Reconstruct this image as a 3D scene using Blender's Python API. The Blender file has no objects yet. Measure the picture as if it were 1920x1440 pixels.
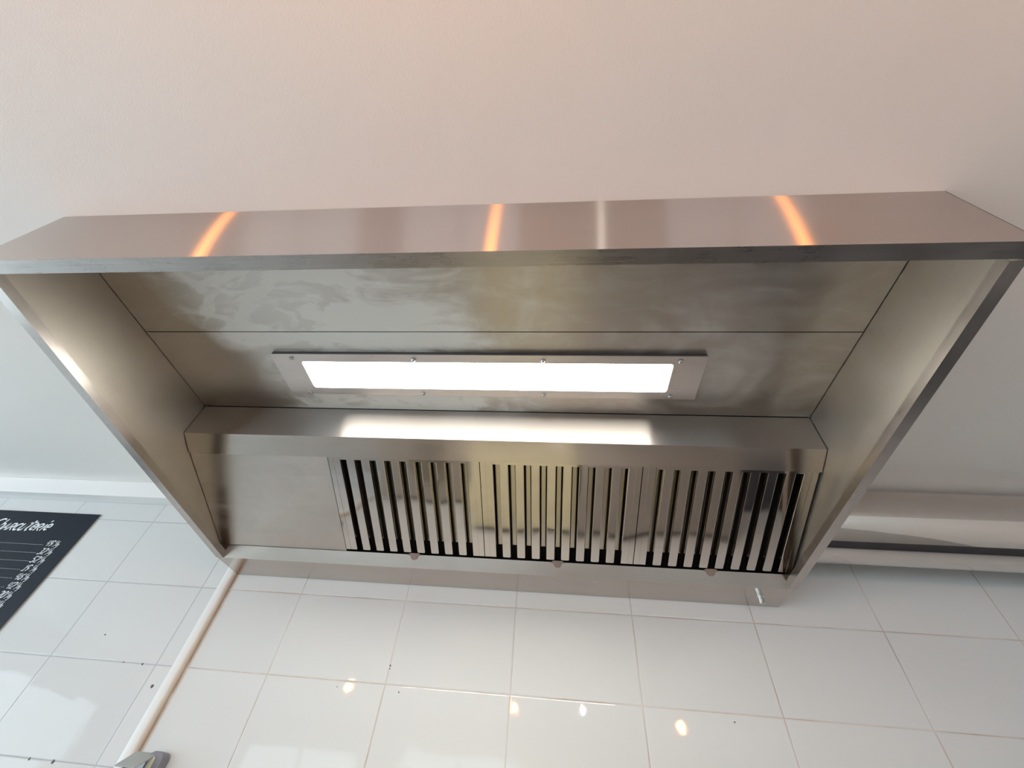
import bpy, bmesh, math, random
from mathutils import Vector, Matrix, Euler

random.seed(7)
S = 1.584            # metres per survey unit (distance from the camera to the tiled wall)
ZC = 1.55            # height of the camera above the floor
scene = bpy.context.scene
C = scene.collection

def U(x, y, z):      # survey units -> world metres
    return Vector((x * S, y * S, z * S + ZC))

# ------------------------------------------------------------------ camera
cd = bpy.data.cameras.new('camera')
cam = bpy.data.objects.new('camera', cd); C.objects.link(cam)
cd.sensor_fit = 'HORIZONTAL'; cd.sensor_width = 36.0
cd.lens = 780.6518637 / 1920 * 36.0
cd.clip_start = 0.02
cam.location = (0, 0, ZC)
cam.rotation_euler = Euler((math.radians(137.00473393), math.radians(-4.54660254), math.radians(3.25094001)), 'XYZ')
scene.camera = cam

# ------------------------------------------------------------------ exposure, world
vs = scene.view_settings
vs.view_transform = 'Standard'; vs.look = 'None'; vs.exposure = -0.05; vs.gamma = 1.0
vs.use_curve_mapping = False
w = bpy.data.worlds.new('world'); scene.world = w; w.use_nodes = True
bg = w.node_tree.nodes['Background']
bg.inputs['Color'].default_value = (0.73, 0.90, 1.0, 1); bg.inputs['Strength'].default_value = 4.45
scene.cycles.use_denoising = True
scene.cycles.max_bounces = 10; scene.cycles.diffuse_bounces = 6; scene.cycles.glossy_bounces = 6
scene.cycles.sample_clamp_indirect = 6.0
HOOD_LAMP = 25.0     # the diffuser under the hood
BULB = 380.0         # the warm pendants
BULB_W = 170.0        # the white one

# room extents (metres)
RX0, RX1, RY0, RY1 = -4.6, 3.4, -4.2, S
CEIL = 0.599 * S + ZC
# window openings: x0, x1, z0, z1 in the front wall (behind the camera)
WINS = [(-4.2, -2.5, 0.25, 2.2), (-2.0, -0.4, 0.25, 2.2), (1.3, 3.0, 0.9, 2.2)]
WIN_LEFT = (-1.92, 1.38, 0.04, 2.16)      # opening in the far left wall: y0, y1, z0, z1

def portal(loc, rot, sx, sy):
    l = bpy.data.lights.new('window_light', 'AREA'); l.shape = 'RECTANGLE'; l.size = sx; l.size_y = sy
    l.cycles.is_portal = True
    o = bpy.data.objects.new('window_light', l); C.objects.link(o); o.location = loc; o.rotation_euler = rot
for (a, b, c, d) in WINS:
    portal(((a + b) / 2, RY0 - 0.12, (c + d) / 2), (math.radians(90), 0, 0), b - a, d - c)
a, b, c, d = WIN_LEFT
portal((RX0 - 0.12, (a + b) / 2, (c + d) / 2), (math.radians(90), 0, math.radians(-90)), b - a, d - c)

# ------------------------------------------------------------------ node helpers
def newmat(name):
    m = bpy.data.materials.new(name); m.use_nodes = True
    nt = m.node_tree; b = nt.nodes['Principled BSDF']
    return m, nt, b
def N(nt, typ, **kw):
    n = nt.nodes.new(typ)
    for k, v in kw.items(): setattr(n, k, v)
    return n
def math_(nt, op, a, b=None, c=None, clamp=False):
    n = nt.nodes.new('ShaderNodeMath'); n.operation = op; n.use_clamp = clamp
    for i, v in enumerate((a, b, c)):
        if v is None: continue
        if isinstance(v, (int, float)): n.inputs[i].default_value = v
        else: nt.links.new(v, n.inputs[i])
    return n.outputs[0]
def mixc(nt, f, a, b):
    n = nt.nodes.new('ShaderNodeMix'); n.data_type = 'RGBA'
    if isinstance(f, (int, float)): n.inputs[0].default_value = f
    else: nt.links.new(f, n.inputs[0])
    for i, v in ((6, a), (7, b)):
        if isinstance(v, tuple): n.inputs[i].default_value = v + (1,) if len(v) == 3 else v
        else: nt.links.new(v, n.inputs[i])
    return n.outputs[2]
def pos(nt, scale=(1, 1, 1)):
    g = nt.nodes.new('ShaderNodeNewGeometry')
    m = nt.nodes.new('ShaderNodeMapping'); m.inputs['Scale'].default_value = scale
    nt.links.new(g.outputs['Position'], m.inputs[0]); return m.outputs[0]
def noise(nt, vec, scale, detail=4, rough=0.55, dist=0.0):
    n = nt.nodes.new('ShaderNodeTexNoise'); n.inputs['Scale'].default_value = scale
    n.inputs['Detail'].default_value = detail; n.inputs['Roughness'].default_value = rough
    n.inputs['Distortion'].default_value = dist
    nt.links.new(vec, n.inputs['Vector']); return n.outputs['Fac']
def ramp(nt, f, p0, p1, v0=0.0, v1=1.0):
    n = nt.nodes.new('ShaderNodeMapRange'); n.inputs[1].default_value = p0; n.inputs[2].default_value = p1
    n.inputs[3].default_value = v0; n.inputs[4].default_value = v1
    nt.links.new(f, n.inputs[0]); return n.outputs[0]
def bump(nt, h, strength, dist, bsdf, prev=None):
    n = nt.nodes.new('ShaderNodeBump'); n.inputs['Strength'].default_value = strength; n.inputs['Distance'].default_value = dist
    nt.links.new(h, n.inputs['Height'])
    if prev is not None: nt.links.new(prev, n.inputs['Normal'])
    nt.links.new(n.outputs[0], bsdf.inputs['Normal']); return n.outputs[0]

def simple(name, col, rough=0.5, metal=0.0, spec=0.5, grain=0.0, gscale=300, var=0.06):
    m, nt, b = newmat(name)
    f = noise(nt, pos(nt), 9, 5)
    dark = tuple(c * (1 - var * 2) for c in col)
    nt.links.new(mixc(nt, ramp(nt, f, 0.3, 0.7), dark, col), b.inputs['Base Color'])
    b.inputs['Roughness'].default_value = rough; b.inputs['Metallic'].default_value = metal
    b.inputs['Specular IOR Level'].default_value = spec
    if grain: bump(nt, noise(nt, pos(nt), gscale, 4), grain, 0.002, b)
    return m

def steel(name, col, rough, brush='x', aniso=0.75, smear=0.5, streak=0.12, film=0.25, wavy=0.10, fine=0.03, region=None, stains=0.25, spread=0.0):
    """Brushed stainless sheet with wiped grease film."""
    col = (min(1, col[0] * 1.03), col[1] * 0.975, col[2] * 0.975)
    m, nt, b = newmat(name)
    sc = (2, 160, 160) if brush == 'x' else (160, 2, 160) if brush == 'y' else (40, 40, 40)
    br = noise(nt, pos(nt, sc), 3.0, 3, 0.6)
    sm = noise(nt, pos(nt, (1, 1.6, 1.3)), 2.6, 8, 0.58, 2.6)         # wiping swirls
    sm2 = noise(nt, pos(nt, (1, 2.5, 2.0)), 7.0, 6, 0.55, 1.4)
    s = ramp(nt, sm, 0.46, 0.70); s2 = ramp(nt, sm2, 0.45, 0.75)
    f = math_(nt, 'ADD', math_(nt, 'MULTIPLY', s, 0.65), math_(nt, 'MULTIPLY', s2, 0.35))
    if region:
        g = nt.nodes.new('ShaderNodeNewGeometry'); sp = nt.nodes.new('ShaderNodeSeparateXYZ'); nt.links.new(g.outputs['Position'], sp.inputs[0])
        wob = math_(nt, 'ADD', sp.outputs[0], math_(nt, 'MULTIPLY', math_(nt, 'SUBTRACT', noise(nt, pos(nt), 2.2, 4), 0.5), 0.5))
        wob = math_(nt, 'SUBTRACT', wob, math_(nt, 'MULTIPLY', math_(nt, 'SUBTRACT', sp.outputs[1], 0.6), 0.35))
        q = math_(nt, 'MULTIPLY', ramp(nt, wob, region[0] - 0.08, region[0] + 0.05), ramp(nt, wob, region[1] - 0.15, region[1] + 0.35, 1.0, 0.12))
        f = math_(nt, 'MULTIPLY', math_(nt, 'ADD', f, 0.25), math_(nt, 'ADD', q, 0.06))
    f = math_(nt, 'MULTIPLY', f, smear, None, True)
    r = math_(nt, 'ADD', rough, math_(nt, 'MULTIPLY', f, 0.20))
    r = math_(nt, 'ADD', r, math_(nt, 'MULTIPLY', math_(nt, 'SUBTRACT', br, 0.5), fine * 2))
    nt.links.new(r, b.inputs['Roughness'])
    c1 = mixc(nt, ramp(nt, br, 0.35, 0.65), tuple(c * (1 - streak) for c in col), col)
    stain = ramp(nt, noise(nt, pos(nt, (2, 5, 5)), 3.5, 6, 0.6), 0.52, 0.78, 0, stains)
    c2 = mixc(nt, stain, c1, tuple(c * 0.7 for c in col))
    c3 = mixc(nt, math_(nt, 'MULTIPLY', f, film), c2, (0.80, 0.80, 0.78))
    nt.links.new(c3, b.inputs['Base Color'])
    nt.links.new(math_(nt, 'SUBTRACT', 1.0, math_(nt, 'MULTIPLY', f, film * 0.8)), b.inputs['Metallic'])
    b.inputs['Anisotropic'].default_value = aniso
    t = nt.nodes.new('ShaderNodeCombineXYZ')
    v = (0, .7, .71) if brush == 'x' else (.05, .1, 1)
    for i in range(3): t.inputs[i].default_value = v[i]
    if aniso > 0: nt.links.new(t.outputs[0], b.inputs['Tangent'])
    if spread:       # strongly directional brushing: glossy lobe fanned out across the grain
        gl_ = nt.nodes.new('ShaderNodeBsdfAnisotropic'); gl_.inputs['Anisotropy'].default_value = spread
        nt.links.new(mixc(nt, ramp(nt, noise(nt, pos(nt, (1, 3, 3)), 1.6, 3), 0.35, 0.65), tuple(c * 0.93 for c in col), c1), gl_.inputs['Color'])
        gl_.inputs['Roughness'].default_value = rough
        tv = nt.nodes.new('ShaderNodeCombineXYZ'); tv.inputs[0].default_value = 1.0
        nt.links.new(tv.outputs[0], gl_.inputs['Tangent'])
        mx = nt.nodes.new('ShaderNodeMixShader'); mx.inputs[0].default_value = 0.14
        nt.links.new(gl_.outputs[0], mx.inputs[1]); nt.links.new(b.outputs[0], mx.inputs[2])
        nt.links.new(mx.outputs[0], nt.nodes['Material Output'].inputs['Surface'])
    if wavy: bump(nt, noise(nt, pos(nt), 2.6, 2), wavy, 0.006, b)
    return m

def make_tile():
    m, nt, b = newmat('white_glazed_tile')
    g = nt.nodes.new('ShaderNodeNewGeometry'); sp = nt.nodes.new('ShaderNodeSeparateXYZ')
    nt.links.new(g.outputs['Position'], sp.inputs[0])
    PX, PZ = 0.2537 * S, 0.15965 * S
    ux = math_(nt, 'DIVIDE', math_(nt, 'SUBTRACT', sp.outputs[0], -0.0745 * S), PX)
    uz = math_(nt, 'DIVIDE', math_(nt, 'SUBTRACT', sp.outputs[2], 0.3400 * S + ZC), PZ)
    def edge(u, p):
        fr = math_(nt, 'FRACT', u)
        d = math_(nt, 'MINIMUM', fr, math_(nt, 'SUBTRACT', 1.0, fr))
        return math_(nt, 'MULTIPLY', d, p)
    ex, ez = edge(ux, PX), edge(uz, PZ)
    wob = math_(nt, 'MULTIPLY', math_(nt, 'SUBTRACT', noise(nt, pos(nt), 30, 4), 0.5), 0.0012)
    dd = math_(nt, 'ADD', math_(nt, 'MINIMUM', ex, ez), wob)
    joint = ramp(nt, dd, 0.0011, 0.0020, 1.0, 0.0)
    dirt = ramp(nt, noise(nt, pos(nt), 4.0, 5), 0.42, 0.62)
    # the joints left of the corner strip are cleaner and greyer
    left = ramp(nt, sp.outputs[0], -1.23, -1.20)
    jc = mixc(nt, dirt, (0.60, 0.55, 0.51), (0.46, 0.37, 0.31))
    jc = mixc(nt, left, (0.43, 0.445, 0.47), jc)
    cell = nt.nodes.new('ShaderNodeCombineXYZ')
    nt.links.new(math_(nt, 'FLOOR', ux), cell.inputs[0]); nt.links.new(math_(nt, 'FLOOR', uz), cell.inputs[1])
    wn = nt.nodes.new('ShaderNodeTexWhiteNoise'); wn.noise_dimensions = '3D'; nt.links.new(cell.outputs[0], wn.inputs['Vector'])
    tc = mixc(nt, wn.outputs['Value'], (0.635, 0.645, 0.645), (0.66, 0.67, 0.67))
    # brown grime beside the vertical strip and below the duct
    gr = math_(nt, 'MULTIPLY', ramp(nt, sp.outputs[0], -0.7660 * S, -0.757 * S, 1, 0), ramp(nt, noise(nt, pos(nt), 14, 5), 0.15, 0.5))
    gr = math_(nt, 'MULTIPLY', gr, ramp(nt, sp.outputs[0], -0.785 * S, -0.784 * S, 0, 1.0))
    tc = mixc(nt, gr, tc, (0.42, 0.29, 0.19))
    # chips and specks of dirt sitting on the glaze
    wv = math_(nt, 'MULTIPLY', math_(nt, 'SUBTRACT', noise(nt, pos(nt), 160, 3), 0.5), 0.006)
    spk = None
    for (sx, sz, sr) in ((-1.581, 1.9109, .0028), (-.5186, 1.887, .0034), (-.5177, 1.8782, .0022), (-1.2931, 1.7775, .006), (.5426, 1.8167, .003),
                         (-.47, 1.8185, .0026), (-.6745, 1.8184, .002), (-1.3736, 1.8349, .0035), (-1.4448, 1.8365, .003), (-1.4625, 1.58, .006), (-1.5426, 1.5812, .004)):
        dx = math_(nt, 'SUBTRACT', sp.outputs[0], sx); dz = math_(nt, 'SUBTRACT', sp.outputs[2], sz)
        d = math_(nt, 'ADD', math_(nt, 'SQRT', math_(nt, 'ADD', math_(nt, 'MULTIPLY', dx, dx), math_(nt, 'MULTIPLY', dz, dz))), wv)
        k_ = ramp(nt, d, sr * .7, sr, 1, 0)
        spk = k_ if spk is None else math_(nt, 'MAXIMUM', spk, k_)
    tc = mixc(nt, spk, tc, (0.10, 0.085, 0.08))
    jc = mixc(nt, spk, jc, (0.12, 0.10, 0.12))
    nt.links.new(mixc(nt, joint, tc, jc), b.inputs['Base Color'])
    nt.links.new(ramp(nt, joint, 0, 1, 0.035, 0.8), b.inputs['Roughness'])
    b.inputs['Specular IOR Level'].default_value = 0.30
    # each tile is set a hair out of true, and its glaze ripples
    vm = nt.nodes.new('ShaderNodeVectorMath'); vm.operation = 'SUBTRACT'; nt.links.new(wn.outputs['Color'], vm.inputs[0]); vm.inputs[1].default_value = (.5, .5, .5)
    vs_ = nt.nodes.new('ShaderNodeVectorMath'); vs_.operation = 'SCALE'; vs_.inputs['Scale'].default_value = 0.014; nt.links.new(vm.outputs[0], vs_.inputs[0])
    va = nt.nodes.new('ShaderNodeVectorMath'); va.operation = 'ADD'; nt.links.new(g.outputs['Normal'], va.inputs[0]); nt.links.new(vs_.outputs[0], va.inputs[1])
    vn = nt.nodes.new('ShaderNodeVectorMath'); vn.operation = 'NORMALIZE'; nt.links.new(va.outputs[0], vn.inputs[0])
    p = bump(nt, noise(nt, pos(nt), 7, 3), 0.14, 0.004, b, vn.outputs[0])
    bump(nt, ramp(nt, dd, 0.0012, 0.004, 0, 1), 0.6, 0.0012, b, p)
    return m

def make_plaster(name, col, scl=130, st=0.30):
    m, nt, b = newmat(name)
    f = noise(nt, pos(nt), 1.3, 4)
    c = mixc(nt, ramp(nt, f, 0.35, 0.65), tuple(x * 0.965 for x in col), col)
    nt.links.new(c, b.inputs['Base Color']); b.inputs['Roughness'].default_value = 0.62
    b.inputs['Specular IOR Level'].default_value = 0.3
    p = bump(nt, noise(nt, pos(nt), scl, 3, 0.6), st, 0.0022, b)
    bump(nt, noise(nt, pos(nt), 5, 3), 0.18, 0.010, b, p)
    return m

def emit(name, col, strength):
    m, nt, b = newmat(name)
    b.inputs['Base Color'].default_value = col + (1,); b.inputs['Emission Color'].default_value = col + (1,)
    b.inputs['Emission Strength'].default_value = strength; b.inputs['Roughness'].default_value = 0.3
    return m

SC = (0.46, 0.43, 0.38)
M_front = steel('brushed_steel_front', (0.65, 0.60, 0.56), 0.19, 'x', 0.0, 0.15, 0.04, 0.10, 0.0, 0.002, spread=0.875)
M_top = steel('brushed_steel_underside', SC, 0.30, 'x', 0.4, 2.4, 0.05, 1.0, 0.06, 0.02, region=(-0.95, -0.45), stains=0.12)
M_side = steel('stainless_side', (0.54, 0.52, 0.46), 0.43, 'y', 0.0, 0.35, 0.04, 0.22, 0.08, 0.01)
M_lip = steel('stainless_lip', (0.47, 0.455, 0.43), 0.27, 'x', 0.3, 0.5, 0.12, 0.15, 0.08, 0.03, stains=0.5)
M_slip = steel('stainless_side_lip', (0.50, 0.48, 0.445), 0.28, 'y', 0.0, 0.5, 0.10, 0.15, 0.06, 0.02, stains=0.4)
M_plen = steel('stainless_plenum', (0.52, 0.495, 0.46), 0.34, 'x', 0.0, 0.10, 0.04, 0.15, 0.0, 0.0, spread=0.83)
M_nose = steel('stainless_plenum_nose', (0.56, 0.53, 0.485), 0.20, 'x', 0.5, 0.25, 0.05, 0.2, 0.0, 0.01)
M_plate = steel('stainless_lamp_plate', (0.60, 0.575, 0.54), 0.28, 'x', 0.3, 0.3, 0.05, 0.3, 0.04, 0.02)
M_blank = steel('stainless_blank', (0.58, 0.55, 0.50), 0.30, 'x', 0.2, 0.8, 0.04, 0.3, 0.1, 0.02)
M_trough = steel('stainless_trough', (0.545, 0.51, 0.46), 0.22, 'x', 0.0, 0.4, 0.05, 0.2, 0.03, 0.01)
M_slat = steel('polished_steel_slat', (0.57, 0.55, 0.51), 0.07, 'i', 0.0, 0.2, 0.02, 0.10, 0.9, 0.0)
M_rear = steel('dull_steel_rear_slat', (0.46, 0.43, 0.35), 0.22, 'i', 0.0, 0.2, 0.02, 0.10, 0.2, 0.0)
M_duct = steel('mirror_steel_duct', (0.68, 0.66, 0.62), 0.045, 'i', 0.0, 0.1, 0.02, 0.08, 0.18, 0.0)
M_dark = simple('black_cavity_shade', (0.012, 0.010, 0.009), 0.8, 0, 0.2)  # near black stands for the shade inside the closed hood spaces
M_joint = simple('dark_joint', (0.03, 0.026, 0.022), 0.7, 0, 0.3)
M_tab = simple('brown_tinted_tab', (0.27, 0.20, 0.165), 0.35, 0.3, 0.5)
M_edge_shade = simple('steel_edge_shade', (0.17, 0.165, 0.175), 0.35, 0.7)  # darkened steel, paints the shaded edge of the lamp plate
M_chrome = simple('bright_chrome', (0.80, 0.80, 0.80), 0.08, 1.0, var=0.02)
M_screw = simple('steel_screw', (0.62, 0.61, 0.60), 0.22, 1.0, var=0.03)
M_tile = make_tile()
M_ceil = make_plaster('painted_ceiling', (0.86, 0.84, 0.815), 420, 0.30)
M_wall = make_plaster('painted_wall', (0.78, 0.76, 0.73), 120, 0.2)
M_corn = make_plaster('painted_cornice', (0.84, 0.835, 0.83), 60, 0.12)
def make_strip():
    m, nt, b = newmat('off_white_plastic_strip')
    g = nt.nodes.new('ShaderNodeNewGeometry'); sp = nt.nodes.new('ShaderNodeSeparateXYZ'); nt.links.new(g.outputs['Position'], sp.inputs[0])
    e = math_(nt, 'ADD', sp.outputs[0], math_(nt, 'MULTIPLY', math_(nt, 'SUBTRACT', noise(nt, pos(nt), 9, 5), 0.5), 0.012))
    k = ramp(nt, e, -0.7760 * S, -0.7690 * S, 0, 0.75)
    nt.links.new(mixc(nt, k, (0.74, 0.735, 0.72), (0.50, 0.38, 0.28)), b.inputs['Base Color'])
    b.inputs['Roughness'].default_value = 0.4
    return m
M_strip = make_strip()
M_floor = simple('grey_floor_tile', (0.50, 0.50, 0.485), 0.35)
M_board = simple('black_chalkboard', (0.008, 0.012, 0.022), 0.35, 0, 0.22, var=0.1)
M_edge = simple('pale_board_edge', (0.52, 0.47, 0.40), 0.6)
M_chalk = simple('white_chalk_ink', (0.82, 0.85, 0.88), 0.7, 0, 0.2, var=0.03)
M_glass = emit('lit_diffuser', (1.0, 0.985, 0.90), HOOD_LAMP)
M_bulb = emit('warm_bulb', (1.0, 0.34, 0.07), BULB)
M_bulbw = emit('white_bulb', (1.0, 0.96, 0.90), BULB_W)
M_cream = simple('added_cream_enamel', (0.78, 0.74, 0.52), 0.35)
M_added_oven = simple('added_dull_oven_steel', (0.46, 0.43, 0.40), 0.5, 0.6)
M_black = simple('black_metal', (0.03, 0.03, 0.03), 0.4, 0.4)
M_frame = simple('white_window_frame', (0.75, 0.77, 0.78), 0.4)
M_clip = simple('grey_plastic', (0.38, 0.41, 0.41), 0.35)
M_clipd = simple('dark_grey_plastic', (0.22, 0.22, 0.25), 0.35)
M_added_cab = simple('added_dark_blue_grey_laminate', (0.075, 0.08, 0.10), 0.4)
M_navy = simple('navy_black_plastic', (0.006, 0.007, 0.018), 0.5)
M_hilite = simple('pale_highlight', (0.62, 0.60, 0.50), 0.2)  # pale tone of the highlight painted on the clip bracket

# ------------------------------------------------------------------ mesh helpers
def finish(name, bm, mat, parent=None, smooth=False, bevel=0.0):
    bmesh.ops.recalc_face_normals(bm, faces=bm.faces)
    me = bpy.data.meshes.new(name); bm.to_mesh(me); bm.free()
    if smooth:
        for p in me.polygons: p.use_smooth = True
    me.materials.append(mat)
    o = bpy.data.objects.new(name, me); C.objects.link(o)
    if parent is not None:
        o.parent = parent
        o.matrix_parent_inverse = Matrix.Identity(4)
        if parent.type == 'EMPTY' and not parent.get('local'):
            for v in me.vertices: v.co -= parent.location       # unrotated parents: keep world placement
        elif parent.type == 'MESH' and parent.parent is not None and not parent.parent.get('local'):
            for v in me.vertices: v.co -= parent.parent.location
    if bevel:
        md = o.modifiers.new('bevel', 'BEVEL'); md.width = bevel; md.segments = 2; md.limit_method = 'ANGLE'
    return o
def box(bm, x0, x1, y0, y1, z0, z1):
    vs = [bm.verts.new((x, y, z)) for x in (x0, x1) for y in (y0, y1) for z in (z0, z1)]
    for f in ((0, 1, 3, 2), (4, 6, 7, 5), (0, 4, 5, 1), (2, 3, 7, 6), (0, 2, 6, 4), (1, 5, 7, 3)):
        bm.faces.new([vs[i] for i in f])
def ubox(bm, x0, x1, y0, y1, z0, z1):
    a = U(x0, y0, z0); b = U(x1, y1, z1); box(bm, a.x, b.x, a.y, b.y, a.z, b.z)
def prism(bm, poly, axis, a, b):
    """poly: 2-D points; axis 'x': points are (y,z) extruded over x in [a,b]; 'y': (x,z); 'z': (x,y)."""
    def P(p, t):
        return {'x': (t, p[0], p[1]), 'y': (p[0], t, p[1]), 'z': (p[0], p[1], t)}[axis]
    A = [bm.verts.new(P(p, a)) for p in poly]; B = [bm.verts.new(P(p, b)) for p in poly]
    n = len(poly)
    bm.faces.new(A); bm.faces.new(B[::-1])
    for i in range(n): bm.faces.new((A[i], B[i], B[(i + 1) % n], A[(i + 1) % n]))
def offset_line(pts, t):
    """Offset an open polyline to one side by t (mitred)."""
    out = []
    n = len(pts)
    for i in range(n):
        ds = []
        if i > 0: ds.append((Vector(pts[i]) - Vector(pts[i - 1])).normalized())
        if i < n - 1: ds.append((Vector(pts[i + 1]) - Vector(pts[i])).normalized())
        ns = [Vector((-d.y, d.x)) for d in ds]
        m = sum(ns, Vector((0, 0))).normalized()
        k = t / max(0.3, m.dot(ns[0]))
        out.append(tuple(Vector(pts[i]) + m * k))
    return out
def sheet(bm, pts, a, b, t, axis='x'):
    """Folded sheet: quads strips so concave profiles stay clean."""
    off = offset_line(pts, t)
    for i in range(len(pts) - 1):
        pass
    def P(p, s):
        return {'x': (s, p[0], p[1]), 'y': (p[0], s, p[1])}[axis]
    L = [[bm.verts.new(P(p, s)) for p in pts] for s in (a, b)]
    O = [[bm.verts.new(P(p, s)) for p in off] for s in (a, b)]
    n = len(pts)
    for i in range(n - 1):
        bm.faces.new((L[0][i], L[0][i + 1], L[1][i + 1], L[1][i]))
        bm.faces.new((O[0][i], O[1][i], O[1][i + 1], O[0][i + 1]))
        for s in (0, 1): bm.faces.new((L[s][i], O[s][i], O[s][i + 1], L[s][i + 1]))
    for i in (0, n - 1): bm.faces.new((L[0][i], L[1][i], O[1][i], O[0][i]))
def upts(pts): return [(y * S, z * S + ZC) for y, z in pts]
def lathe(bm, prof, org, ax=Vector((0, 0, 1)), seg=32):
    ax = ax.normalized(); u = ax.orthogonal().normalized(); v = ax.cross(u)
    rings = []
    for r, h in prof:
        rings.append([bm.verts.new(org + ax * h + (u * math.cos(2 * math.pi * i / seg) + v * math.sin(2 * math.pi * i / seg)) * max(r, 1e-5)) for i in range(seg)])
    for a, b in zip(rings, rings[1:]):
        for i in range(seg): bm.faces.new((a[i], a[(i + 1) % seg], b[(i + 1) % seg], b[i]))
    bm.faces.new(rings[0][::-1]); bm.faces.new(rings[-1])
def empty(name, loc, label, cat, group=None, local=False):
    o = bpy.data.objects.new(name, None); C.objects.link(o); o.location = loc; o.empty_display_size = 0.1
    o['label'] = label; o['category'] = cat
    if group: o['group'] = group
    if local: o['local'] = 1
    return o
def struct(name, bm, mat, **k):
    o = finish(name, bm, mat, **k); o['kind'] = 'structure'; return o
def copy_tree(o, parent=None):
    c = o.copy(); C.objects.link(c); c.parent = parent
    for ch in list(o.children): copy_tree(ch, c)
    return c

# ------------------------------------------------------------------ the room
T = 0.12
bm = bmesh.new(); box(bm, RX0 - T, RX1 + T, RY0 - T, RY1 + T, CEIL, CEIL + 0.15); struct('ceiling', bm, M_ceil)
bm = bmesh.new(); box(bm, RX0 - T, RX1 + T, RY0 - T, RY1 + T, -0.15, 0); struct('floor', bm, M_floor)
bm = bmesh.new(); box(bm, RX0 - T, RX1 + T, RY1, RY1 + T, 0, CEIL); struct('wall_back', bm, M_tile)
bm = bmesh.new(); box(bm, RX1, RX1 + T, RY0, RY1, 0, CEIL); struct('wall_right', bm, M_wall)
def pierced(bm, lo, hi, holes, fn):
    """wall between lo..hi with rectangular holes (a0,a1,z0,z1), sorted along the wall"""
    x = lo
    for (a, b, c, d) in holes:
        fn(bm, x, a, 0, CEIL); fn(bm, a, b, 0, c); fn(bm, a, b, d, CEIL); x = b
    fn(bm, x, hi, 0, CEIL)
bm = bmesh.new(); pierced(bm, RX0, RX1, WINS, lambda m, a, b, c, d: box(m, a, b, RY0 - T, RY0, c, d)); struct('wall_front', bm, M_wall)
bm = bmesh.new(); pierced(bm, RY0 - T, RY1, [WIN_LEFT], lambda m, a, b, c, d: box(m, RX0 - T, RX0, a, b, c, d)); struct('wall_left', bm, M_wall)
k = 1
for (a, b, c, d) in WINS:
    bm = bmesh.new(); f = 0.05
    for (x0, x1, z0, z1) in ((a, a + f, c, d), (b - f, b, c, d), (a + f, b - f, c, c + f), (a + f, b - f, d - f, d), ((a + b) / 2 - .02, (a + b) / 2 + .02, c + f, d - f)):
        box(bm, x0, x1, RY0 - 0.08, RY0 - 0.03, z0, z1)
    struct('window_%d' % k, bm, M_frame); k += 1
a, b, c, d = WIN_LEFT
bm = bmesh.new(); f = 0.05
for (x0, x1, z0, z1) in ((a, a + f, c, d), (b - f, b, c, d), (a + f, b - f, c, c + f), (a + f, b - f, d - f, d)):
    box(bm, RX0 - 0.08, RX0 - 0.03, x0, x1, z0, z1)
struct('window_%d' % k, bm, M_frame)

# boxed cornice above the tiles
bm = bmesh.new(); ubox(bm, RX0 / S, -0.768, 0.961, 1.0, 0.5515, 0.599); struct('trim_1', bm, M_corn, bevel=0.003)
# rounded vertical strip over the tile corner joint
bm = bmesh.new()
x0, x1 = -0.7955, -0.7665
poly = [(x0 * S, RY1)]
for i in range(9):
    t = i / 8 * math.pi
    poly.append((((x0 + x1) / 2 - math.cos(t) * (x1 - x0) / 2) * S, RY1 - 0.004 - math.sin(t) * 0.011))
poly.append((x1 * S, RY1))
prism(bm, poly, 'z', 0.0, 0.55 * S + ZC); struct('trim_2', bm, M_strip)

# ------------------------------------------------------------------ extractor hood
X0, X1, Y0 = -0.766, 0.4945, 0.2105
ZT = 0.599
hood = empty('extractor_hood', U((X0 + X1) / 2, 1.0, 0.375), 'wide brushed stainless steel extractor hood fixed under the ceiling against the tiled wall', 'extractor hood')
t = 0.0010
def lipz(y): return 0.452 - 0.1113 * (y - Y0)
# front panel with turned-in lip
bm = bmesh.new(); e = 0.0003
sheet(bm, upts([(Y0, ZT - e), (Y0, 0.4500), (Y0 + 0.0195, 0.4500), (Y0 + 0.0195, 0.459)]), X0 * S, X1 * S, t * S)
o = finish('front_panel', bm, M_front, hood)
o.data.materials.append(M_lip)
for p in o.data.polygons:
    if p.center.z + hood.location.z < 0.4512 * S + ZC: p.material_index = 1
# side panels and their hemmed lower lips
for s, X in ((1, X0), (-1, X1)):
    ya = Y0 + 0.0012
    bm = bmesh.new()
    poly = upts([(ya, ZT - e), (1.0 - e, ZT - e), (1.0 - e, 0.3755), (0.905, 0.3755), (ya, lipz(ya) + 0.0004)])
    prism(bm, poly, 'x', X * S, (X + s * t) * S); sp_ = finish('side_panel', bm, M_side, hood)
    # lip: flange turned inwards and a return turned up, following the slope
    bm = bmesh.new(); wf, hr_ = 0.0168, 0.0145
    for (ax_, bx, za, zb) in ((0.0000, wf, 0.0, t), (wf - t, wf, t, hr_), (t * 1.0, t * 1.7, t, hr_ * 0.5)):
        vs_ = []
        for y in (Y0 + 0.0215, 0.905):
            for xx in (X + s * ax_, X + s * bx):
                for zz in (za, zb): vs_.append(bm.verts.new(U(xx, y, lipz(y) + zz - 0.0006)))
        for f in ((0, 1, 3, 2), (4, 6, 7, 5), (0, 4, 5, 1), (2, 3, 7, 6), (0, 2, 6, 4), (1, 5, 7, 3)): bm.faces.new([vs_[i] for i in f])
    finish('side_lip', bm, M_slip, hood)
bm = bmesh.new(); ubox(bm, X1 + 0.0001, X1 + 0.0016, Y0 + 0.0002, Y0 + 0.003, 0.4505, ZT - e); finish('corner_strip', bm, M_joint, hood)  # thin dark strip down the right front corner
g = 0.0022      # open joint between the inner shell and the sides
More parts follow.
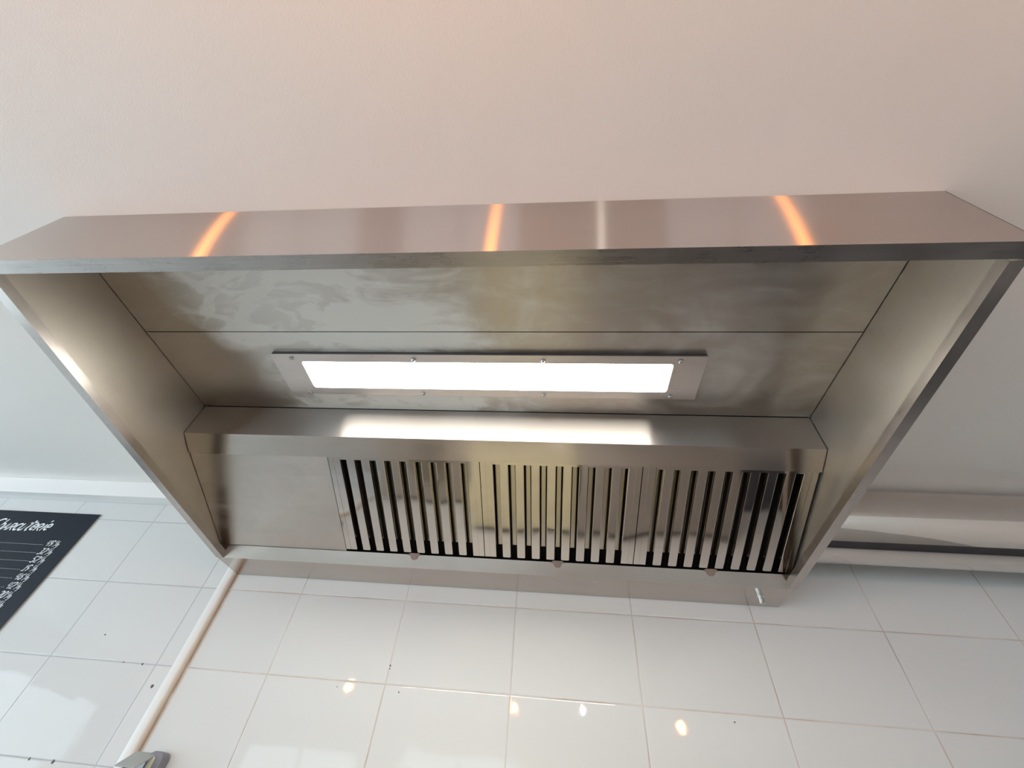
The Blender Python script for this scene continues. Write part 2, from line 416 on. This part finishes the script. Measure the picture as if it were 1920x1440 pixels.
ZI = 0.585
for (ya, yb) in ((Y0 + 0.002, 0.4200), (0.4218, 0.6205)):
    bm = bmesh.new(); ubox(bm, X0 + g, X1 - g, ya, yb, ZI, ZI + t); finish('top_panel', bm, M_top, hood)
# black sheet painting the shade above the inner shell, so that its joints read black
bm = bmesh.new(); ubox(bm, X0 + t * 1.2, X1 - t * 1.2, Y0 + t * 1.4, 0.62, ZI + 0.005, ZI + 0.007); finish('top_shade_sheet', bm, M_dark, hood)
# plenum: upright face and sloping nose
bm = bmesh.new()
sheet(bm, upts([(0.6225, ZI - 0.0006), (0.6248, 0.5100)]), (X0 + g) * S, (X1 - g) * S, t * S)
finish('plenum_face', bm, M_plen, hood)
bm = bmesh.new()
sheet(bm, upts([(0.6248, 0.5100), (0.6656, 0.4895), (0.6670, 0.4915)]), (X0 + g) * S, (X1 - g) * S, t * S)
finish('plenum_nose', bm, M_nose, hood)
# black sheets painting the shade of the filter cavity behind: back and lid
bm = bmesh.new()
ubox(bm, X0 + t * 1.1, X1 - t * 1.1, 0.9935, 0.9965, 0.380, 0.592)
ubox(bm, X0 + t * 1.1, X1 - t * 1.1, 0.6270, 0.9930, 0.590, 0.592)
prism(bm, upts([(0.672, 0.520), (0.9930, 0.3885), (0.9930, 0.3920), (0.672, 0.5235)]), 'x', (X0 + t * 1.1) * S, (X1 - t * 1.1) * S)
finish('cavity_shade_sheets', bm, M_dark, hood)
# filter plane
FP0 = Vector((0, 0.6650, 0.4905)); FP1 = Vector((0, 0.8930, 0.3990))
fdir = (FP1 - FP0); flen = fdir.length; fdir.normalize()
XB = -0.4575
bm = bmesh.new(); n2 = Vector((0, 0.3724, 0.9281)) * t
pa, pb = FP0 + n2 * 1.2, FP1 + n2 * 1.2
prism(bm, upts([(pa.y, pa.z), (pb.y, pb.z), (pb.y + n2.y, pb.z + n2.z), (pa.y + n2.y, pa.z + n2.z)]), 'x', (X0 + g) * S, (XB - 0.0008) * S)
finish('blanking_panel', bm, M_blank, hood)
# trough along the bottom
bm = bmesh.new()
sheet(bm, upts([(0.8960, 0.3975), (0.8925, 0.3995), (0.9050, 0.3750), (0.9996, 0.3750)]), (X0 + 0.0006) * S, (X1 - 0.0006) * S, t * S)
finish('grease_trough', bm, M_trough, hood)
# drain stub
bm = bmesh.new(); c = U(0.4385, 0.947, 0.3748)
lathe(bm, [(0.0120, 0.000), (0.0120, 0.0012), (0.0088, 0.0016), (0.0088, 0.0060), (0.0096, 0.0064), (0.0096, 0.0225), (0.0086, 0.0240), (0.0064, 0.0240), (0.0062, 0.018)], c, Vector((0, 0, -1)), 36)
finish('drain_plug', bm, M_chrome, hood, smooth=False)
# light fitting
zb = 0.5754
LX0, LX1, LY0, LY1 = -0.5325, 0.2655, 0.4655, 0.5692
GX0, GX1, GY0, GY1 = -0.4765, 0.2105, 0.4835, 0.5510
def rrect(x0, x1, y0, y1, r, n=5):
    pts = []
    for cx, cy, a0 in ((x1 - r, y1 - r, 0), (x0 + r, y1 - r, 90), (x0 + r, y0 + r, 180), (x1 - r, y0 + r, 270)):
        for i in range(n + 1):
            a = math.radians(a0 + 90 * i / n); pts.append((cx + r * math.cos(a), cy + r * math.sin(a)))
    return pts
def ring_plate(bm, outer, inner, z0, z1):
    n = len(outer)
    V = [[bm.verts.new((p[0], p[1], z)) for p in L] for L in (outer, inner) for z in (z0, z1)]
    o0, o1, i0, i1 = V
    for i in range(n):
        j = (i + 1) % n
        bm.faces.new((o0[i], o0[j], i0[j], i0[i])); bm.faces.new((o1[i], i1[i], i1[j], o1[j]))
        bm.faces.new((o0[i], o1[i], o1[j], o0[j])); bm.faces.new((i0[i], i0[j], i1[j], i1[i]))
def sc2(pts): return [(x * S, y * S) for x, y in pts]
bm = bmesh.new()
ring_plate(bm, sc2(rrect(LX0, LX1, LY0, LY1, 0.001)), sc2(rrect(GX0, GX1, GY0, GY1, 0.005)), zb * S + ZC, (zb + 0.0016) * S + ZC)
lp = finish('light_fitting', bm, M_plate, hood, bevel=0.0008)
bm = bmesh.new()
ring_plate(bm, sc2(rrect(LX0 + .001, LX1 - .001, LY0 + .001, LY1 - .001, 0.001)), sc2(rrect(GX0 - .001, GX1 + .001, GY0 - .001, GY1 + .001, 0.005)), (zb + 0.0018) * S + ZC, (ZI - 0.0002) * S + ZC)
finish('dark_edge_ring', bm, M_edge_shade, lp)  # ring coloured dark to paint the plate's shaded edge
bm = bmesh.new(); r = sc2(rrect(GX0 + .0003, GX1 - .0003, GY0 + .0003, GY1 - .0003, 0.005))
prism(bm, r, 'z', (zb + 0.0008) * S + ZC, (ZI - 0.002) * S + ZC)
gl = finish('diffuser', bm, M_glass, lp); gl['label'] = 'glowing white rectangular lamp diffuser'
for (x, y) in ((-0.492, 0.4745), (-0.2545, 0.4762), (-0.0172, 0.4766), (0.2205, 0.4757), (-0.490, 0.5635), (-0.2535, 0.5637), (-0.0160, 0.562), (0.2190, 0.5612)):
    bm = bmesh.new(); c = U(x, y, zb)
    lathe(bm, [(0.0086, 0.0001), (0.0086, 0.0010), (0.0066, 0.0012), (0.0060, 0.0004), (0.0058, 0.0012), (0.0054, 0.0036), (0.0038, 0.0052), (0.0022, 0.0056), (0.0020, 0.0036), (0.0004, 0.0034)], c, Vector((0, 0, -1)), 20)
    finish('screw', bm, M_screw, lp, smooth=False)

# ------------------------------------------------------------------ baffle filters (local frame: x across, y down the slope, z into the plenum)
FW = 0.3155 * S - 0.0022          # width in metres
FL = flen * S - 0.0100
rotf = math.atan2(fdir.z, fdir.y)   # about x
def filt():
    root = empty('baffle_filter', (0, 0, 0), 'x', 'grease filter', 'grease filters in the hood', local=True)
    pitch = 0.0313 * S; op = 0.0136 * S; sw = pitch - op
    side = (FW - 9 * op - 8 * sw) / 2
    d = 0.0120; th = 0.0012
    # side rails
    for s in (0, 1):
        bm = bmesh.new()
        a = 0.0 if s == 0 else FW
        q = 1 if s == 0 else -1
        m = side * 0.42
        pts = [(a, 0.018), (a, 0.0), (a + q * m, 0.0), (a + q * m, 0.0012), (a + q * (m + 0.0012), 0.0012), (a + q * (m + 0.0012), 0.0), (a + q * (side - 0.001), 0.0), (a + q * side, 0.001), (a + q * side, d)]
        sheet2(bm, pts, 0.0, FL, th * q)
        finish('side_rail', bm, M_slat, root)
    bm = bmesh.new(); box(bm, side, FW - side, 0.0, 0.010, -0.0008, 0.0004); finish('top_rail', bm, M_slat, root)
    # front slats: shallow channels, ends rounded
    me = None
    for i in range(8):
        x = side + op + i * pitch
        if me is None:
            bm = bmesh.new(); r = 0.004
            prof = [(0, d), (0, 0.0016), (0.0006, 0.0004), (0.0018, 0.0), (sw - 0.0018, 0.0), (sw - 0.0006, 0.0004), (sw, 0.0016), (sw, d)]
            sheet2(bm, prof, 0.0008, FL - r, th)
            # rounded tongue closing the end
            pl = [(0.0006, FL - r)] + [(0.0006 + r - r * math.cos(a), FL - r + r * math.sin(a)) for a in (0.5, 1.0, 1.57)] + [(sw - 0.0006 - r + r * math.cos(a), FL - r + r * math.sin(a)) for a in (1.57, 1.0, 0.5)] + [(sw - 0.0006, FL - r)]
            prism(bm, pl, 'z', 0.0002, 0.0014)
            o = finish('front_slat', bm, M_slat, root); me = o.data
        else:
            o = bpy.data.objects.new('front_slat', me); C.objects.link(o); o.parent = root
        o.location = (x, 0, 0)
    # rear slats behind the openings
    me = None
    rw = op * 1.0
    for i in range(9):
        x = side + i * pitch + op / 2
        if me is None:
            bm = bmesh.new(); z = 0.0330
            prof = [(-rw / 2, z - 0.007), (-rw / 2, z), (rw / 2, z), (rw / 2, z - 0.007)]
            prof = [(-rw * .34, z - 0.0020), (-rw * .30, z), (rw * .30, z), (rw * .34, z - 0.0020)]
            sheet2(bm, prof, 0.004, FL - 0.026, th)
            o = finish('rear_slat', bm, M_rear, root); me = o.data
        else:
            o = bpy.data.objects.new('rear_slat', me); C.objects.link(o); o.parent = root
        o.location = (x, 0, 0)
    # bottom pull tab peeping over the trough edge
    bm = bmesh.new()
    R, Wd = 0.0130, 0.0250
    O = Vector((FW / 2, 0.3881, -0.0007)); A = Vector((0, .753, -.658)); Nn = Vector((0, -.658, -.753))
    pl = [(-Wd, 0.0010), (-R, 0.0045)] + [(-R * math.cos(math.pi * i / 12), 0.0050 + R * 0.95 * math.sin(math.pi * i / 12)) for i in range(13)] + [(R, 0.0045), (Wd, 0.0010), (Wd * .55, -0.0050), (-Wd * .55, -0.0050)]
    L1 = [bm.verts.new(O + Vector((u_, 0, 0)) + A * v_ + Nn * 0.0026) for u_, v_ in pl]
    L2 = [bm.verts.new(O + Vector((u_, 0, 0)) + A * v_ + Nn * 0.0012) for u_, v_ in pl]
    bm.faces.new(L1); bm.faces.new(L2[::-1])
    for i in range(len(pl)): bm.faces.new((L1[i], L2[i], L2[(i + 1) % len(pl)], L1[(i + 1) % len(pl)]))
    o = finish('pull_tab', bm, M_tab, root); o['label'] = 'brown half-round pull tab'
    return root
def sheet2(bm, prof, y0, y1, t):
    """profile (x,z) extruded along y with thickness t"""
    off = offset_line(prof, t)
    n = len(prof)
    V = [[bm.verts.new((p[0], y, p[1])) for p in L] for y in (y0, y1) for L in (prof, off)]
    for i in range(n - 1):
        bm.faces.new((V[0][i], V[0][i + 1], V[2][i + 1], V[2][i])); bm.faces.new((V[1][i], V[3][i], V[3][i + 1], V[1][i + 1]))
        bm.faces.new((V[0][i], V[1][i], V[1][i + 1], V[0][i + 1])); bm.faces.new((V[2][i], V[2][i + 1], V[3][i + 1], V[3][i]))
    for i in (0, n - 1): bm.faces.new((V[0][i], V[2][i], V[3][i], V[1][i]))
f0 = filt()
labels = ['polished steel baffle filter beside the plain blanking panel, leftmost in the hood',
          'polished steel baffle filter between two others, directly below the middle of the lamp',
          'polished steel baffle filter at the right end of the hood, above the drain stub']
for i in range(3):
    f = f0 if i == 0 else copy_tree(f0)
    f['label'] = labels[i]
    f.location = U(XB + i * 0.3157, FP0.y, FP0.z) + Vector((0.0011, 0, 0)) + Vector((0, 0.3724, 0.9281)) * 0.001
    f.rotation_euler = (rotf, 0, 0)

# ------------------------------------------------------------------ duct
R = 0.0792
duct = empty('exhaust_duct', U(X1, 0.902, 0.5195), 'shiny round steel exhaust duct running right from the hood along the ceiling corner', 'duct')
bm = bmesh.new()
nseg, nx = 96, 40
xs = [(X1 + 0.0006) + (RX1 / S - X1 - 0.0012) * i / nx for i in range(nx + 1)]
rings = []
for x in xs:
    rings.append([bm.verts.new(U(x, 0.902 + R * math.cos(2 * math.pi * j / nseg), 0.5195 + R * math.sin(2 * math.pi * j / nseg))) for j in range(nseg)])
for a, b in zip(rings, rings[1:]):
    for j in range(nseg): bm.faces.new((a[j], a[(j + 1) % nseg], b[(j + 1) % nseg], b[j]))
bm.faces.new(rings[0]); bm.faces.new(rings[-1][::-1])
o = finish('duct_tube', bm, M_duct, duct)
for p in o.data.polygons: p.use_smooth = len(p.vertices) == 4

# ------------------------------------------------------------------ unseen range, cabinets and oven, added below for the steel to mirror
rng = empty('added_range', (-0.7, 1.15, 0), 'low steel cooking range added unseen for reflections under the left half of the hood', 'cooking range')
bm = bmesh.new(); box(bm, -1.15, -0.47, 0.78, 1.55, 0.08, 0.86); finish('added_range_body', bm, M_clipd, rng, bevel=0.006)
bm = bmesh.new(); box(bm, -1.16, -0.46, 0.76, 1.56, 0.8605, 0.90); finish('added_range_top', bm, M_side, rng, bevel=0.006)
for i in range(2):
    bm = bmesh.new()
    lathe(bm, [(0.03, 0.0), (0.11, 0.0), (0.12, 0.012), (0.115, 0.02), (0.05, 0.02)], Vector((-0.81, 0.97 + i * 0.38, 0.9005)), Vector((0, 0, 1)), 32)
    finish('added_burner', bm, M_rear, rng)
for x in (-1.10, -0.57):
    for y in (0.82, 1.46):
        bm = bmesh.new(); box(bm, x, x + 0.05, y, y + 0.05, 0.0, 0.0795); finish('foot', bm, M_black, rng)  # feet of the added, unseen range
bm = bmesh.new(); box(bm, 1.15, 3.38, 0.98, 1.56, 0.0, 0.90); o = finish('added_base_cabinet', bm, M_added_cab, bevel=0.004)  # unseen, added to put a dark band in the duct's reflection
o['label'] = 'dark base cabinet added unseen below the exhaust duct for its dark reflection'; o['category'] = 'cabinet'
def added_appliance(name, label, cat, x0, x1, mbody, mdoor):
    ov = empty(name, ((x0 + x1) / 2, 1.3, 0), label, cat)
    bm = bmesh.new(); box(bm, x0, x1, 0.95, 1.56, 0.08, 1.42); finish('body', bm, mbody, ov, bevel=0.01)
    bm = bmesh.new(); box(bm, x0 + .04, x1 - .04, 0.925, 0.9495, 0.20, 1.36); od = finish('door', bm, mdoor, ov, bevel=0.004)
    hx = x1 - .10
    bm = bmesh.new(); box(bm, hx, hx + .025, 0.87, 0.89, 0.65, 1.26); box(bm, hx, hx + .025, 0.885, 0.9248, 0.67, 0.70); box(bm, hx, hx + .025, 0.885, 0.9248, 1.21, 1.24); finish('door_handle', bm, M_chrome, od)
    for x in (x0 + .04, x1 - .09):
        for y in (0.99, 1.47):
            bm = bmesh.new(); box(bm, x, x + 0.05, y, y + 0.05, 0.0, 0.0795); finish('foot', bm, M_chrome, ov)  # feet of the added, unseen cabinet and oven
added_appliance('added_cream_cabinet', 'tall cream enamelled cabinet added unseen for reflections between the low range and the steel oven', 'cabinet', -0.44, 0.135, M_cream, M_cream)  # unseen, added as the yellowish column mirrored in the steel
added_appliance('added_oven', 'tall grey steel oven added unseen for reflections under the right half of the hood', 'oven', 0.15, 0.95, M_added_oven, M_black)  # unseen, added to grey the reflections in the right half

# ------------------------------------------------------------------ price board with hand lettering
BX0, BX1, BZ0, BZ1 = -1.93, -1.2580, -0.10, 0.5120
board = empty('menu_board', U((BX0 + BX1) / 2, 0.99, BZ0), 'black charcuterie price board with white hand lettering on the tiled wall left of the hood', 'menu board')
bm = bmesh.new(); ubox(bm, BX0, BX1, 0.9970, 0.9995, BZ0, BZ1)
o = finish('board_panel', bm, M_board, board); o.data.materials.append(M_edge)
for p in o.data.polygons:
    if abs(p.normal.x) > .5: p.material_index = 1
yb_ = 0.9970 * S - 0.0003
def stroke(bm, pts, w):
    """flat ribbon of chalk ink, 0.4 mm proud of the board; pts in world (x,z)"""
    P = [Vector((p[0], p[1])) for p in pts]
    L, Rr = [], []
    for i, p in enumerate(P):
        d = (P[min(i + 1, len(P) - 1)] - P[max(i - 1, 0)]).normalized(); n = Vector((-d.y, d.x))
        ww = w * (0.8 if i in (0, len(P) - 1) else 1)
        L.append(p + n * ww / 2); Rr.append(p - n * ww / 2)
    for y in (yb_ - 0.0005,):
        A = [bm.verts.new((q.x, y, q.y)) for q in L]; B = [bm.verts.new((q.x, y, q.y)) for q in Rr]
        A2 = [bm.verts.new((q.x, y + 0.0004, q.y)) for q in L]; B2 = [bm.verts.new((q.x, y + 0.0004, q.y)) for q in Rr]
        for i in range(len(P) - 1):
            bm.faces.new((A[i], A[i + 1], B[i + 1], B[i])); bm.faces.new((A2[i], B2[i], B2[i + 1], A2[i + 1]))
            bm.faces.new((A[i], A2[i], A2[i + 1], A[i + 1])); bm.faces.new((B[i], B[i + 1], B2[i + 1], B2[i]))
def arc(cx, cy, rx, ry, a0, a1, n=10):
    return [(cx + rx * math.cos(math.radians(a0 + (a1 - a0) * i / n)), cy + ry * math.sin(math.radians(a0 + (a1 - a0) * i / n))) for i in range(n + 1)]
G = {
 'C': (1.3, [arc(.75, .8, .65, .85, 60, 300, 16)]),
 'h': (.85, [[(.1, 0), (.15, 1.6)], [(.12, .5)] + arc(.42, .6, .28, .35, 150, 0, 8) + [(.7, 0)]]),
 'A': (.85, [[(.05, 0), (.4, 1), (.75, 0)], [(.2, .38), (.62, .38)]]),
 'R': (.85, [[(.1, 0), (.1, 1)], [(.1, .95)] + arc(.35, .72, .3, .26, 90, -90, 8) + [(.1, .46)], [(.3, .46), (.75, 0)]]),
 'c': (.75, [arc(.42, .5, .34, .46, 50, 310, 12)]),
 'u': (.85, [[(.1, 1), (.1, .4)] + arc(.38, .35, .28, .33, 180, 360, 8) + [(.68, 1)], [(.68, 1), (.72, 0)]]),
 't': (.75, [[(.35, 1.5), (.35, .2), (.5, 0), (.65, .1)], [(-.05, 1.05), (.85, 1.25)]]),
 'e': (.8, [[(.12, .5), (.68, .55)] + arc(.4, .55, .29, .43, 0, 310, 14)]),
 'i': (.4, [[(.2, .95), (.2, 0)], [(.2, 1.3), (.34, 1.5)]]),
 '0': (.8, [arc(.4, .5, .3, .5, 90, 450, 16)]),
 '1': (.6, [[(.1, .7), (.35, 1), (.35, 0)], [(.05, 0), (.6, 0)]]),
 '2': (.8, [arc(.38, .72, .28, .28, 160, -30, 8) + [(.08, 0), (.72, 0)]]),
 '3': (.75, [arc(.32, .74, .27, .25, 140, -80, 8), arc(.32, .26, .3, .27, 80, -140, 8)]),
 '4': (.8, [[(.15, 1), (.1, .45), (.65, .5)], [(.62, 1), (.55, 0)]]),
 '5': (.8, [[(.7, 1), (.2, 1), (.15, .58)] + arc(.35, .3, .3, .3, 80, -150, 8)]),
 '6': (.75, [[(.6, 1), (.2, .55)] + arc(.37, .28, .27, .28, 160, 520, 14)]),
 '7': (.75, [[(.08, 1), (.68, 1), (.25, 0)], [(.2, .5), (.6, .5)]]),
 '8': (.75, [arc(.36, .75, .22, .23, 0, 360, 12), arc(.36, .26, .27, .26, 0, 360, 12)]),
 '9': (.75, [arc(.36, .7, .26, .28, 0, 360, 12), [(.62, .8), (.55, .3), (.3, 0)]]),
 '€': (.5, [arc(.3, .85, .2, .22, 60, 300, 8), [(.02, .85), (.35, .88)]]),
 '/': (.5, [[(.0, -.1), (.5, 1.0)]]),
 'k': (.45, [[(.08, .1), (.1, .75)], [(.4, .5), (.1, .3), (.4, .05)]]),
 'g': (.45, [arc(.22, .3, .16, .17, 0, 360, 8), [(.38, .45), (.38, -.2), (.2, -.35), (.05, -.2)]]),
 'M': (.9, [[(.05, 0), (.12, 1), (.4, .35), (.7, 1), (.78, 0)]]),
}
def write(name, text, x, z, h, w, shear=0.35, sx=1.0, up=0.0):
    bm = bmesh.new(); cx = x
    for ch in text:
        if ch == ' ': cx += h * .5 * sx; continue
        adv, strokes = G[ch]
        for s in strokes:
            stroke(bm, [(cx + (px * sx + pz * shear) * h, z + pz * h + up * (cx - x)) for px, pz in s], w)
        cx += adv * h * sx
    o = finish(name, bm, M_chalk, board)
    return cx
ZW = ZC
write('lettering', 'ChARcuteRie', -2.478, ZW + 0.7165, 0.0320, 0.0066, 0.45, 1.02, 0.03)
prices = ['49', '32', '52', '19', '46', '42', '20', '37', '15', '28']
for i, ptx in enumerate(prices):
    z = ZW + 0.6600 - 0.0345 * i
    xx = -2.128 + (0.0 if i < 6 else -0.004)
    write('price', ptx, xx, z, 0.0245, 0.0034, 0.45, 0.85)
    write('price', '€/kg', xx + 0.036, z, 0.0225, 0.0023, 0.45, 0.62)
    bm = bmesh.new(); x = -2.42 + 0.01 * (i % 3)
    while x < -2.135:
        stroke(bm, [(x, z + 0.004), (x + 0.0035, z + 0.004)], 0.0016); x += 0.0085
    finish('dotted_line', bm, M_chalk, board)
    write('lettering', ['ARRi', 'tReM', 'cic', 'teR', 'ARe', 'Rie', 'ic', 'ceR', 'ct', 'ue'][i], -2.60, z, 0.0230, 0.0030, 0.45, 0.9)

# ------------------------------------------------------------------ small grey clip on the wall at the foot of the picture
clip = empty('wall_clip', (-1.15, RY1, ZC - 0.03), 'small grey plastic clip holder with a lid over a dark opening, beside the wall strip', 'clip holder')
bm = bmesh.new(); pts = rrect(-1.152, -1.106, -0.060, 0.076, 0.016)
prism(bm, [(x, z + ZC) for x, z in pts], 'y', 1.548, RY1 - 0.0005); finish('bracket', bm, M_clipd, clip, bevel=0.003)
bm = bmesh.new(); pts = rrect(-1.142, -1.126, -0.055, 0.064, 0.006)
prism(bm, [(x, z + ZC) for x, z in pts], 'y', 1.545, 1.5478); finish('bracket_highlight', bm, M_hilite, clip)  # pale strip paints the highlight on the bracket face
bm = bmesh.new()
vsl = [bm.verts.new(v) for v in [(-1.200, 1.556, ZC + .072), (-1.132, 1.556, ZC + .072), (-1.136, 1.500, ZC + .037), (-1.200, 1.500, ZC + .037),
      (-1.200, 1.556, ZC + .067), (-1.132, 1.556, ZC + .067), (-1.136, 1.500, ZC + .033), (-1.200, 1.500, ZC + .033)]]
for f in ((0, 1, 2, 3), (7, 6, 5, 4), (0, 4, 5, 1), (1, 5, 6, 2), (2, 6, 7, 3), (3, 7, 4, 0)): bm.faces.new([vsl[i] for i in f])
finish('lid', bm, M_clip, clip, bevel=0.002)
bm = bmesh.new(); box(bm, -1.190, -1.140, 1.512, RY1 - 0.0005, ZC - 0.06, ZC + 0.036); finish('clip_body', bm, M_navy, clip, bevel=0.008)

# ------------------------------------------------------------------ pendant lamps behind the camera (seen as glints in the tiles and streaks on the hood)
def pendant(loc, mat, label, r=0.022):
    loc = Vector(loc)
    p = empty('pendant_lamp', loc, label, 'pendant lamp', 'pendant lamps in the shop')
    bm = bmesh.new(); prof = [(0.001, -r * 1.25), (r * .55, -r * 1.1), (r * .9, -r * .6), (r, 0), (r * .85, r * .6), (r * .5, r * 1.25), (r * .42, r * 1.6)]
    lathe(bm, prof, loc, Vector((0, 0, 1)), 24); finish('bulb', bm, mat, p, smooth=True)
    bm = bmesh.new(); lathe(bm, [(0.018, r * 1.6), (0.020, r * 1.7), (0.020, r * 1.6 + 0.05), (0.006, r * 1.6 + 0.06)], loc, Vector((0, 0, 1)), 20); finish('lamp_holder', bm, M_black, p)
    h = CEIL - loc.z
    bm = bmesh.new(); lathe(bm, [(0.003, r * 1.6 + 0.058), (0.003, h - 0.02), (0.04, h - 0.019), (0.04, h - 0.0005)], loc, Vector((0, 0, 1)), 16); finish('cord', bm, M_black, p)
pendant((-1.530, -0.626, 2.226), M_bulb, 'leftmost of the warm orange glowing bulbs on cords behind the camera')
pendant((-0.252, -0.586, 2.136), M_bulb, 'middle one of the warm orange glowing bulbs on cords behind the camera')
pendant((0.956, -0.649, 2.156), M_bulb, 'rightmost of the warm orange glowing bulbs on cords behind the camera')
pendant((0.292, -1.616, 2.330), M_bulbw, 'white glowing bulb on a cord behind the warm ones')
